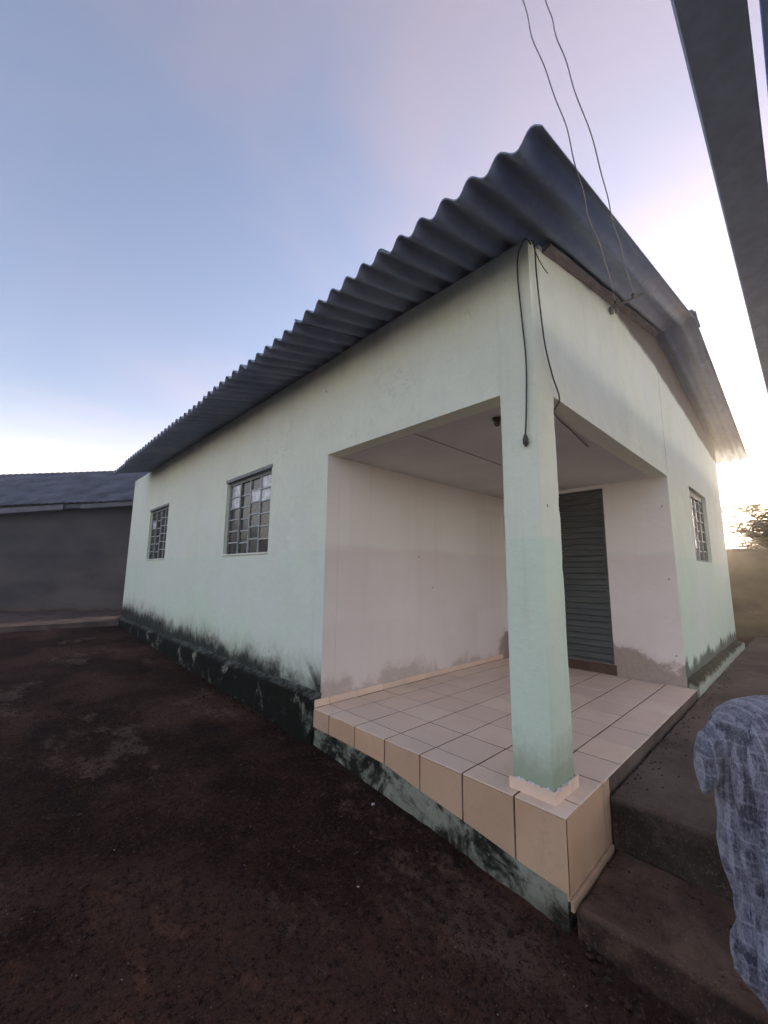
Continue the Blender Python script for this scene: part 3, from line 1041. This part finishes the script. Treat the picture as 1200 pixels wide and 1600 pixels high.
# ------------------------------------------------------------------ windows
def window(mapf, u0, u1, z0, z1, pale):
    """steel window with a 4 x 6 grid; mapf(u, w, z): w is depth into the wall"""
    q = MB()
    fr = .032
    for a, b2, c2, d2 in ((u0, u0 + fr, z0, z1), (u1 - fr, u1, z0, z1), (u0 + fr, u1 - fr, z1 - fr, z1), (u0 + fr, u1 - fr, z0, z0 + fr)):
        q.box(a + .001, b2 - .001, .045, .095, c2 + .001, d2 - .001, mapf)
    iu0, iu1, iz0, iz1 = u0 + fr, u1 - fr, z0 + fr, z1 - fr
    us = [iu0 + (iu1 - iu0) * t for t in (0, .27, .50, .73, 1)]
    # heavy meeting stile and the slide rail
    q.box(us[1] * 0 + us[3] - .018, us[3] + .018, .040, .090, iz0, iz1, mapf)
    q.box(iu0, iu1, .043, .088, iz1 - .055, iz1, mapf)
    fo = fix_normals(q.build('window', 'steel', house))
    nrow = 6
    zt = iz1 - .055
    rows = [iz0 + (zt - iz0) * i / nrow for i in range(nrow + 1)]
    for i in (1, 2):
        q = MB(); q.box(us[i] - .009, us[i] + .009, .048, .078, iz0, zt, mapf)
        fix_normals(q.build('glazing_bar', 'bar', fo))
    for i in range(4):
        shift = (.0, .015, -.02, -.01)[i]
        a = us[i] + (.018 if i == 3 else .009 if i else 0)
        b2 = us[i + 1] - (.018 if i == 2 else .009 if i < 3 else 0)
        w0 = .050 if i in (0, 3) else .056
        zz = [iz0] + [r + shift for r in rows[1:-1]] + [zt]
        for r in zz[1:-1]:
            q = MB(); q.box(a, b2, w0, w0 + .024, r - .008, r + .008, mapf)
            fix_normals(q.build('glazing_bar', 'bar', fo))
        for r in range(nrow):
            ta, tb = random.uniform(-.03, .03), random.uniform(-.025, .025)
            um, zm = (a + b2) / 2, (zz[r] + zz[r + 1]) / 2
            q = MB()
            q.box(a, b2, .064, .067, zz[r] + (.008 if r else 0), zz[r + 1] - (.008 if r < 5 else 0),
                  lambda u, w, z: mapf(u, w + (u - um) * ta + (z - zm) * tb, z))
            fix_normals(q.build('pane', 'sky_reflect_glass' if (i, r) in pale else 'glass', fo))
    # no blind is built; the panes are opaque and dark in colour
    return fo


side_map = lambda u, w, z: (w, u, z)
gab_map = lambda u, w, z: (u, w, z)
window(side_map, *W1, *WZ, {(0, 5), (0, 4), (3, 5), (3, 4), (1, 4)})  # listed panes carry the painted sky reflection
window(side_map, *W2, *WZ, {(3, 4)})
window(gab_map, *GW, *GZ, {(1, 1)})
for (a, b2) in (W1, W2):
    q = MB(); q.box(-.012, .044, a - .015, b2 + .015, WZ[1] - .045, WZ[1] - .002, bev=.003)
    q.build('window_head', 'steel', house)
    q = MB(); q.box(-.018, .044, a - .01, b2 + .01, WZ[0] + .001, WZ[0] + .022, bev=.004)
    q.build('window_sill', 'mint_side', house)

# ------------------------------------------------------------------ roof of corrugated sheets
PITCH, AMP = .1685, .027


def sheet_mesh(name, nw, length, thick=.008, edge0=0.0):
    spw = 10
    n_ = int(nw * spw)
    v, f = [], []
    vs_ = [0, length * .5, length]
    for w_ in vs_:
        for i in range(n_ + 1):
            u = i / spw * PITCH
            h = AMP * math.cos(2 * math.pi * (i / spw + edge0))
            v.append((w_, u, h)); v.append((w_, u, h - thick))
    row = (n_ + 1) * 2
    for j in range(len(vs_) - 1):
        for i in range(n_):
            a = j * row + i * 2; b2 = a + row
            f.append((a, b2, b2 + 2, a + 2)); f.append((a + 1, a + 3, b2 + 3, b2 + 1))
        a = j * row; f.append((a, a + 1, a + row + 1, a + row))
        a = j * row + n_ * 2; f.append((a, a + row, a + row + 1, a + 1))
    for i in range(n_):
        a = i * 2; f.append((a, a + 2, a + 3, a + 1))
        a = (len(vs_) - 1) * row + i * 2; f.append((a, a + 1, a + 3, a + 2))
    me = bpy.data.meshes.new(name)
    me.from_pydata(v, [], f)
    me.materials.append(MAT['roof'])
    me.polygons.foreach_set('use_smooth', [len(set(vv % 2 for vv in p.vertices)) == 1 for p in me.polygons])
    return me


# ridge caps are the body of the part "roof"; sheets are its pieces
def cap_profile():
    pr = []
    zr = roof_z(XR)
    for d, h in ((-.26, .040), (-.12, .046), (-.06, .060), (-.03, .078), (0, .086), (.03, .078), (.06, .058), (.12, .046), (.26, .040)):
        x = XR + d
        pr.append((x, roof_z(x) + h))
    return pr


q = MB()
cp = cap_profile()
yc = YV - .01
while yc < 8.4:
    y1 = yc + 1.12
    dz = random.uniform(-.004, .004)
    vs_ = []
    for y, e in ((yc, .010), (y1, 0)):
        vs_ += [(x, y, z + dz + e) for x, z in cp] + [(x, y, z + dz + e - .012) for x, z in cp]
    n_ = len(cp)
    fs_ = []
    for i in range(n_ - 1):
        fs_ += [(i, i + 1, 2 * n_ + i + 1, 2 * n_ + i), (n_ + i, 3 * n_ + i, 3 * n_ + i + 1, n_ + i + 1),
                (i, n_ + i, n_ + i + 1, i + 1), (2 * n_ + i, 2 * n_ + i + 1, 3 * n_ + i + 1, 3 * n_ + i)]
    fs_ += [(0, 2 * n_, 3 * n_, n_), (n_ - 1, 2 * n_ - 1, 4 * n_ - 1, 3 * n_ - 1)]
    q.add(vs_, fs_)
    yc += 1.06
roof = fix_normals(q.build('roof', 'roof', house))
# peaks sit at y = -.35 + k * pitch; the sheet edge is a touch outside the first peak
E0 = -.28
for side in (0, 1):
    if side == 0:
        ln = (XR + .66) * math.sqrt(1 + RS * RS)
        ang = -math.atan(RS); org = lambda d: Vector((-.66, 0, 3.165)) + Vector((1, 0, RS)).normalized() * d
    else:
        ln = 5.05 * math.sqrt(1 + RSR * RSR)
        ang = -(math.pi - math.atan(RSR)); org = None
    half = ln
    me0 = sheet_mesh('roof_sheet', 6.3, half, edge0=E0)
    for row in (0,):
        y = YV
        s_i = 0
        while y < 8.2:
            o = bpy.data.objects.new('roof_sheet', me0)
            COL.objects.link(o)
            d0 = 0 if row == 0 else ln - half
            lift = .009 * row + .011 * (s_i % 2) + random.uniform(0, .002)
            if side == 0:
                p = Vector((-.66, y, 3.165)) + Vector((1, 0, RS)).normalized() * d0
                p.z += lift
                p.x += random.uniform(-.012, .006) if row == 0 else 0
                o.matrix_basis = Matrix.Translation(p) @ Matrix.Rotation(-math.atan(RS), 4, 'Y') @ Matrix.Rotation(random.uniform(-.002, .002), 4, 'Z')
            else:
                xe = XR + 5.05
                # laid from the far eave up to the ridge, mirrored so waves line up
                p = Vector((XR, y, roof_z(XR) + lift)) + Vector((1, 0, -RSR)).normalized() * (ln - half if row == 0 else 0)
                p.z += .009 * (0 if row == 0 else 1)
                o.matrix_basis = Matrix.Translation(p) @ Matrix.Rotation(math.atan(RSR), 4, 'Y')
            attach(o, roof)
            y += PITCH * 6 * 1.0
            s_i += 1
# timber plate on the gable and purlin ends under the verge
q = MB()
for i in range(12):
    x0, x1 = .22 + i * .262, .22 + (i + 1) * .262 + .001
    q.v += []
vs_, fs_ = [], []
n_ = 24
for i in range(n_ + 1):
    x = .20 + (XR - .25) * i / n_
    zt = roof_z(x) - .040
    w = .012 * nz(x, 3, 0, 6)
    dp = .06 + .03 * nz(x, 9, 0, 3)
    vs_ += [(x, -.002, zt - .035 + w), (x, -dp, zt - .015 + w), (x, -dp, zt), (x, -.002, zt)]
for i in range(n_):
    a = i * 4
    for s in range(4):
        s2 = (s + 1) % 4
        fs_.append((a + s, a + s2, a + 4 + s2, a + 4 + s))
fs_ += [(0, 1, 2, 3), (n_ * 4 + 3, n_ * 4 + 2, n_ * 4 + 1, n_ * 4)]
fix_normals(mesh_obj('purlin', vs_, fs_, 'timber', roof))
# small canopy over the window on the far side
q = MB(); q.box(L + .002, L + .34, .02, 1.5, 2.44, 2.50, lambda x, y, z: (x, y, z - (x - L) * .25), bev=.006)
q.build('window_canopy', 'mint_gable', house)

# ------------------------------------------------------------------ cables and lamp on the house
def wobble(pts, a, f, seed):
    out_ = []
    for i, p in enumerate(pts):
        out_.append(p + Vector((a * nz(i * f, seed), a * nz(i * f, seed + 9), a * .5 * nz(i * f, seed + 5))))
    return out_


hc = thing('hanging_cable', 'black cable hanging down the pillar face, ending in a lamp socket', 'cable', (-.02, .05, 1.95))
pts = bez([(.02, -.012, 3.24), (-.012, .01, 3.275), (-.018, .055, 3.20), (-.016, .070, 3.05), (-.016, .055, 2.75), (-.016, .040, 2.45), (-.015, .052, 2.15), (-.018, .064, 1.985)], 8)
q = MB(); q.tube(pts, .0052); q.build('cord', 'cable', hc, True)
q = MB(); e = pts[-1]
q.tube([e + Vector((0, 0, .012)), e + Vector((0, 0, -.004)), e + Vector((0, 0, -.018)), e + Vector((0, 0, -.045)), e + Vector((0, 0, -.056)), e + Vector((0, 0, -.066))], [.006, .012, .0165, .0165, .010, .005], 10)
q.build('socket', 'plastic', hc, True)
hc2 = thing('porch_cable', 'black cable slanting from the wall corner down into the porch ceiling', 'cable', (.1, -.02, 2.3))
pts = bez([(.012, -.012, 3.27), (.045, -.022, 3.24), (.058, -.018, 3.09), (.085, -.018, 2.85), (.125, -.020, 2.60), (.205, -.022, 2.42), (.30, -.02, 2.292), (.50, .10, 2.285), (.95, .16, 2.288), (1.45, .22, 2.288)], 8)
q = MB(); q.tube(pts, .0052); q.build('cord', 'cable', hc2, True)
q = MB(); q.tube(bez([(.03, -.015, 3.26), (.055, -.03, 3.17), (.085, -.05, 3.10), (.13, -.06, 3.07)], 6), .003); q.build('loose_end', 'cable', hc2, True)
lh = thing('lamp_holder', 'small dark lamp holder on the porch ceiling behind the pillar', 'lamp holder', (.33, .45, 2.3))
q = MB(); q.tube([(.33, .45, HO + .001), (.33, .45, HO - .010)], .036, 14); q.build('base', 'plastic', lh, False)
q = MB(); q.tube([(.33, .45, HO - .0125), (.33, .45, HO - .05), (.33, .45, HO - .06)], [.024, .022, .012], 12); q.build('socket', 'plastic', lh, True)

BX, BZ = 1.57, 3.57
br = thing('wire_bracket', 'iron bracket bar with insulators sticking out under the gable verge', 'bracket', (BX, 0, BZ))
q = MB(); q.box(BX - .012, BX + .012, -.29, .0, BZ - .008, BZ + .008, bev=.002)
q.build('bar', 'iron', br)
INS = [(BX, -.055), (BX, -.195)]
for (x, y) in INS:
    q = MB(); q.tube([(x, y, BZ + .009), (x, y, BZ + .016), (x, y, BZ + .024), (x, y, BZ + .036), (x, y, BZ + .048)], [.008, .016, .011, .017, .010], 10)
    q.build('insulator', 'ceramic', br, True)
q = MB(); q.box(BX - .03, BX + .03, -.03, -.001, BZ - .05, BZ - .009, bev=.004); q.build('clamp', 'iron', br)
q = MB(); q.tube([(BX + .02, -.045, BZ - .012), (BX + .03, -.06, BZ - .04), (BX + .01, -.05, BZ - .06)], .012, 8); q.build('clamp', 'iron', br)


def pix(px, py, t):
    return CAM + (FW + RT * ((px - 600) / 630.526) - UP * ((py - 800) / 630.526)) * t


def ray_y(px, py, Y):
    d = FW + RT * ((px - 600) / 630.526) - UP * ((py - 800) / 630.526)
    return CAM + d * ((Y - CAM.y) / d.y)


def overhead(name, p0, imgs, lab, seed):
    """service wire from an insulator up towards the street pole"""
    pts_ = [Vector(p0)]
    d0 = (Vector(p0) - CAM).dot(FW)
    for i, (x, y) in enumerate(imgs):
        pts_.append(pix(x, y, (2.7, 2.3, 1.92, 1.86, 1.86, 1.88)[i]))
    d = (pts_[-1] - pts_[-2]).normalized()
    for st_ in (.35, .8, 1.8, 3.5):
        pts_.append(pts_[-1] + d * st_ + Vector((-.03, 0, .06)) * st_)
    sm = bez(pts_, 14)
    n_ = len(sm)
    sm = [p + Vector((.003 * math.sin(i * .5 + seed), .003 * math.cos(i * .43 + seed), .002 * math.sin(i * .4))) * min(1, i / 4) for i, p in enumerate(sm)]
    q_ = MB(); q_.tube(sm, .0027, 6)
    return tag(q_.build(name, 'wire', None, True), lab, 'wire', 'overhead service wires')


overhead('service_wire', (BX, INS[0][1], BZ + .05), [(945, 405), (922, 345), (903, 270), (875, 170), (838, 75), (815, -5)], 'overhead wire from the bracket insulator nearer the wall, left of the pair', 0.0)
overhead('service_wire', (BX, INS[1][1], BZ + .05), [(972, 395), (955, 335), (935, 250), (895, 130), (868, 50), (852, -5)], 'overhead wire from the outer bracket insulator, right of the pair', 2.0)
for (a, b2, lab) in (((1060, 570, 14), (1172, 404, 17), 'thin distant wire rising behind the roof ridge'), ((1150, 705, 18), (1215, 640, 16), 'thin distant wire crossing the bright sky beside the roof eave')):
    p, r_ = pix(*a), pix(*b2)
    q = MB(); q.tube([p.lerp(r_, t) + Vector((0, 0, -.15 * 4 * t * (1 - t))) for t in lin(-.6, 1.4, 30)], .008, 5)
    tag(q.build('distant_wire', 'wire', None, True), lab, 'wire')

# ------------------------------------------------------------------ rear shed
shed = thing('rear_shed', 'low dark grey shed with sloping sheet roof behind the yard', 'shed', (-2, 13, .1))
A, B = Vector((-7.8, 17.1, 0)), Vector((2.2, 10.95, 0))
sd = (B - A).normalized(); sn = Vector((-sd.y, sd.x, 0))
if sn.y < 0: sn = -sn
SLn = (B - A).length


def sp_(u, w, z):
    p_ = A + sd * u + sn * w
    return (p_.x, p_.y, z + ((u - 6) * .10 if z > 1 else 0))


q = MB(); q.box(0, SLn, 0, .2, -.3, 2.90, sp_); q.build('wall', 'shed_wall', shed)
q = MB(); q.box(0, .2, .2, 5, -.3, 2.7, sp_); q.build('wall', 'shed_wall', shed)
q = MB(); q.box(0, SLn, -.006, -.001, -.2, .16, sp_); q.build('base_band', 'apron', shed)
vs_, fs_ = [], []
nw = int(SLn / .177 * 8)
for i in range(nw + 1):
    u = i * .177 / 8
    h = .009 * math.cos(u / .177 * 2 * math.pi)
    for w_, z in ((-.50, 2.70), (3.2, 4.5)):
        sag = .02 * nz(u, w_, 0, .5)
        vs_ += [sp_(u, w_, z + h + sag), sp_(u, w_, z + h + sag - .012)]
for i in range(nw):
    a = i * 4
    fs_ += [(a, a + 4, a + 6, a + 2), (a + 1, a + 3, a + 7, a + 5), (a, a + 1, a + 5, a + 4), (a + 2, a + 6, a + 7, a + 3)]
fix_normals(mesh_obj('roof', vs_, fs_, 'shed_roof', shed))
for (u0, u1, z0, z1, w_) in ((SLn - 9.5, SLn - 5.62, 2.44, 2.55, -.43), (SLn - 5.35, SLn - 3.6, 2.49, 2.63, -.42), (SLn - 3.2, SLn - 1.2, 2.52, 2.64, -.43)):
    q = MB(); q.box(u0, u1, w_ - .02, w_, z0, z1, lambda u, w, z: sp_(u, w, z + (u - u0) * .02), bev=.004)
    q.build('fascia_board', 'board', shed)
q = MB(); q.box(0, SLn, -.40, -.30, 2.56, 2.66, sp_); q.build('eave_beam', 'shed_roof', shed)

# ------------------------------------------------------------------ boundary wall and palm at the right
bw = thing('boundary_wall', 'weathered brown boundary wall beyond the house end', 'wall', (10.2, 0, -.1))
v_, f_ = [], []
ysb = lin(-7, 9, 64)
zsb = lin(-.4, 1.76, 14)
for y in ysb:
    for z in zsb:
        zz = z + (.03 * nz(y, 0, 0, .8) if z > 1.7 else 0)
        v_.append((10.0 + .012 * nz(y, z, 0, 3) + .012 * nz(y, z, 4, 9), y, zz))
for i in range(len(ysb) - 1):
    for j in range(len(zsb) - 1):
        a = i * len(zsb) + j
        f_.append((a, a + len(zsb), a + len(zsb) + 1, a + 1))
mesh_obj('wall_face', v_, f_, 'boundary', bw)
q = MB(); q.box(10.03, 10.17, -7, 9, -.4, 1.75); q.build('wall_core', 'boundary', bw)
for i in range(20):
    y = -7 + i * .8
    q = MB(); q.box(9.965, 10.20, y + .004, y + .796, 1.745, 1.80, lambda x, y, z: (x, y, z + .03 * nz(y, 0, 0, .8)), bev=.008)
    q.build('coping_stone', 'boundary', bw)

palm = thing('palm_tree', 'bushy palm with ragged fronds behind the boundary wall against the sun', 'tree', (12.6, -.26, -.2))
tv = MB(); tv.tube([(12.6, -.26, -.3), (12.62, -.26, .6), (12.6, -.28, 1.5), (12.58, -.30, 2.2)], [.16, .13, .12, .08], 10)
tv.build('trunk', 'bark', palm, True)
lf = MB()
rnd = random.Random(3)
for i in range(70):
    az = rnd.uniform(0, 2 * math.pi)
    el = rnd.uniform(-.15, 1.25)
    ln_ = rnd.uniform(.75, 1.5)
    base = Vector((12.58, -.30, 2.25 + rnd.uniform(-.5, .3)))
    d = Vector((math.cos(az) * math.cos(el), math.sin(az) * math.cos(el), math.sin(el)))
    pts = []
    for s in range(13):
        t = s / 12
        pts.append(base + d * ln_ * t + Vector((0, 0, -.55 * t * t * ln_ * (1.1 - .5 * math.sin(el)))))
    lf.tube(pts, [.010 * (1 - .8 * s / 12) for s in range(13)], 4)
    for s in range(2, 13):
        ax = (pts[s] - pts[s - 1]).normalized()
        sd2 = ax.cross(Vector((0, 0, 1)))
        if sd2.length < .05: continue
        sd2.normalize()
        for sg in (-1, 1):
            if rnd.random() < .12: continue
            L_ = ln_ * .30 * (1 - .5 * abs(s / 12 - .45)) * rnd.uniform(.6, 1.1)
            tip = pts[s] + sd2 * sg * L_ + ax * L_ * .55 + Vector((0, 0, -.35 * L_ * rnd.uniform(.3, 1.4)))
            w_ = ax * .030
            mid = pts[s].lerp(tip, .5) + Vector((0, 0, .02))
            lf.add([pts[s] - w_, pts[s] + w_, mid + w_ * .8, tip, mid - w_ * .8], [(0, 1, 2, 4), (4, 2, 3)])
lf.build('crown', 'leaf', palm)
tw = MB()
for i in range(16):
    p0 = Vector((12.55 + rnd.uniform(-.1, .1), .3 + rnd.uniform(-.5, .3), 1.5))
    pts = [p0]
    d = Vector((rnd.uniform(-.2, .2), rnd.uniform(-.2, .9), rnd.uniform(.4, 1)))
    for s in range(9):
        d = (d + Vector((rnd.uniform(-.3, .3), rnd.uniform(-.3, .3), rnd.uniform(-.45, .15)))).normalized()
        pts.append(pts[-1] + d * .085)
    tw.tube(bez(pts, 3), .006, 4)
tw.build('dry_twigs', 'bark', palm)

# ------------------------------------------------------------------ steel frame overhead (where the photographer stands)
fr_ = thing('carport_frame', 'dark steel carport beams overhead at the top right corner', 'carport', (-2, -1.1, -.65))
for (y0, y1, z0, z1) in ((-1.064, -.930, 2.60, 2.80), (-1.27, -1.091, 2.60, 2.80)):
    q = MB(); q.box(-6.0, 9.0, y0, y1, z0, z1, bev=.006); q.build('beam', 'beam', fr_)
for x in (-5.8, 8.8):
    for (y0, y1) in ((-1.06, -.934), (-1.25, -1.11)):
        q = MB(); q.box(x - .06, x + .06, y0, y1, -.9, 2.598, bev=.006); q.build('post', 'beam', fr_)

# ------------------------------------------------------------------ jacket at the right edge
AX = pix(1252, 1330, 1.2)
AX = Vector((AX.x, AX.y, 0))
rt2 = Vector((RT.x, RT.y, 0)).normalized(); fw2 = Vector((FW.x, FW.y, 0)).normalized()
JR = [(-.16, .085), (-.10, .105), (-.03, .150), (.02, .195), (.07, .200), (.13, .180), (.22, .172), (.30, .192), (.38, .208), (.46, .204), (.54, .202), (.62, .206), (.69, .200), (.735, .180), (.765, .145), (.785, .09), (.80, .002)]


def crease(t, sharp=.5):
    """rounded ridge, sharp valley"""
    return abs(math.sin(t)) ** sharp


def jacket_shell(name, th0, th1, zlo, zhi, off, seed, amp, closed):
    zl_ = [z for z in lin(-.16, .70, 74) + [.71, .72, .73, .742, .752, .762, .770, .778, .785, .791, .796, .799, .80] if zlo <= z <= zhi]
    na_ = 150
    v_, f_ = [], []
    cols = na_ if closed else na_ + 1
    for z in zl_:
        r0 = interp(JR, z)
        for j in range(cols):
            th = th0 + (th1 - th0) * j / na_
            k3 = min(1, max(0, (.80 - z) / .12))
            sw = nz(z, seed, 0, 1.4)
            fold = amp * (crease(4.5 * th + 1.1 * sw + seed) - .6) + amp * .55 * (crease(9.5 * th - 1.8 * nz(z, seed + 3, 0, 2.2)) - .6)
            diag = math.sin(th * 3 + z * 17 + seed)
            fold += .012 * (crease(th * 2.2 + z * 9 + 1.5 * nz(th, z, seed, 2), .7) - .6) + .006 * diag
            fold += .005 * nz(math.cos(th) * 3, math.sin(th) * 3, z * 2, 9)
            rr_ = max(.002, r0 + off + fold * k3)
            zz = z + (.030 * math.sin(3 * th + 1) + .02 * math.sin(7 * th)) * max(0, 1 - (z - zlo) / .15)
            p_ = AX + rt2 * (rr_ * math.cos(th)) + fw2 * (rr_ * .72 * math.sin(th))
            v_.append((p_.x, p_.y, zz))
    for i_ in range(len(zl_) - 1):
        for j in range(na_ if closed else cols - 1):
            j2 = (j + 1) % cols
            f_.append((i_ * cols + j, i_ * cols + j2, (i_ + 1) * cols + j2, (i_ + 1) * cols + j))
    return v_, f_


jk = thing('jacket', 'washed blue grey denim jacket draped over a post at the right edge', 'jacket', (AX.x, AX.y, .1))
v_, f_ = jacket_shell('body', 0, 2 * math.pi, -.16, .80, 0, .7, .024, True)
mesh_obj('body', v_, f_, 'denim', jk, smooth=True)
# loose front panel lying over the body, its free edge showing as a line
v_, f_ = jacket_shell('front_panel', math.pi * 1.18, math.pi * 1.9, .045, .775, .022, 4.2, .016, False)
fp = mesh_obj('front_panel', v_, f_, 'denim', jk, smooth=True)
so = fp.modifiers.new('thickness', 'SOLIDIFY'); so.thickness = .006; so.offset = 0
# folded sleeve end poking out to the left, flattened with a crease along it
sl_pts = bez([AX - rt2 * .12 + fw2 * .03 + Vector((0, 0, .655)), AX - rt2 * .185 + fw2 * .03 + Vector((0, 0, .64)), AX - rt2 * .235 + fw2 * .02 + Vector((0, 0, .615)), AX - rt2 * .272 + fw2 * .01 + Vector((0, 0, .588))], 10)
sv = MB()
ns, nn = len(sl_pts), 40
for i_, p_ in enumerate(sl_pts):
    t = i_ / (ns - 1)
    h = (.082 - .022 * t) * math.sqrt(max(0, 1 - max(0, (t - .72) / .28) ** 2)) + .003
    for j in range(nn):
        a_ = 2 * math.pi * j / nn
        cz = math.sin(a_) * h
        cd_ = math.cos(a_) * h * .55
        cr2 = 1 + .22 * (crease(a_ * 2.5 + t * 2.2, .6) - .6) + .10 * nz(math.cos(a_) * 2, t * 4, math.sin(a_) * 2, 2.0)
        q_ = Vector(p_) + fw2 * (cd_ * cr2) + Vector((0, 0, cz * cr2 - .03 * t * max(0, -math.sin(a_))))
        sv.v.append(q_)
for i_ in range(ns - 1):
    for j in range(nn):
        j2 = (j + 1) % nn
        sv.f.append((i_ * nn + j, i_ * nn + j2, (i_ + 1) * nn + j2, (i_ + 1) * nn + j))
sv.f.append(tuple((ns - 1) * nn + j for j in range(nn)))
sv.build('sleeve', 'denim', jk, True)
ps = MB(); ps.tube([AX + Vector((0, 0, -.9)), AX + Vector((0, 0, .3)), AX + Vector((0, 0, .74))], [.04, .04, .038], 10)
tag(ps.build('wooden_post', 'timber'), 'short wooden post standing under the draped denim jacket', 'post')

# ------------------------------------------------------------------ haze box added to imitate lens flare near the sun
hzb = MB(); hzb.box(-90, 90, -90, 90, -2.2, 16)
hzo = hzb.build('haze', 'soil')
hm = bpy.data.materials.new('flare_haze'); hm.use_nodes = True
ht = hm.node_tree
for n in list(ht.nodes):
    if n.type != 'OUTPUT_MATERIAL': ht.nodes.remove(n)
pv_ = ht.nodes.new('ShaderNodeVolumePrincipled')
pv_.inputs['Color'].default_value = (0.94, 0.93, 0.95, 1)
pv_.inputs['Density'].default_value = 0.0052
pv_.inputs['Anisotropy'].default_value = 0.7
ht.links.new(pv_.outputs[0], [n for n in ht.nodes if n.type == 'OUTPUT_MATERIAL'][0].inputs['Volume'])
hzo.data.materials.clear(); hzo.data.materials.append(hm)
tag(hzo, kind='stuff')
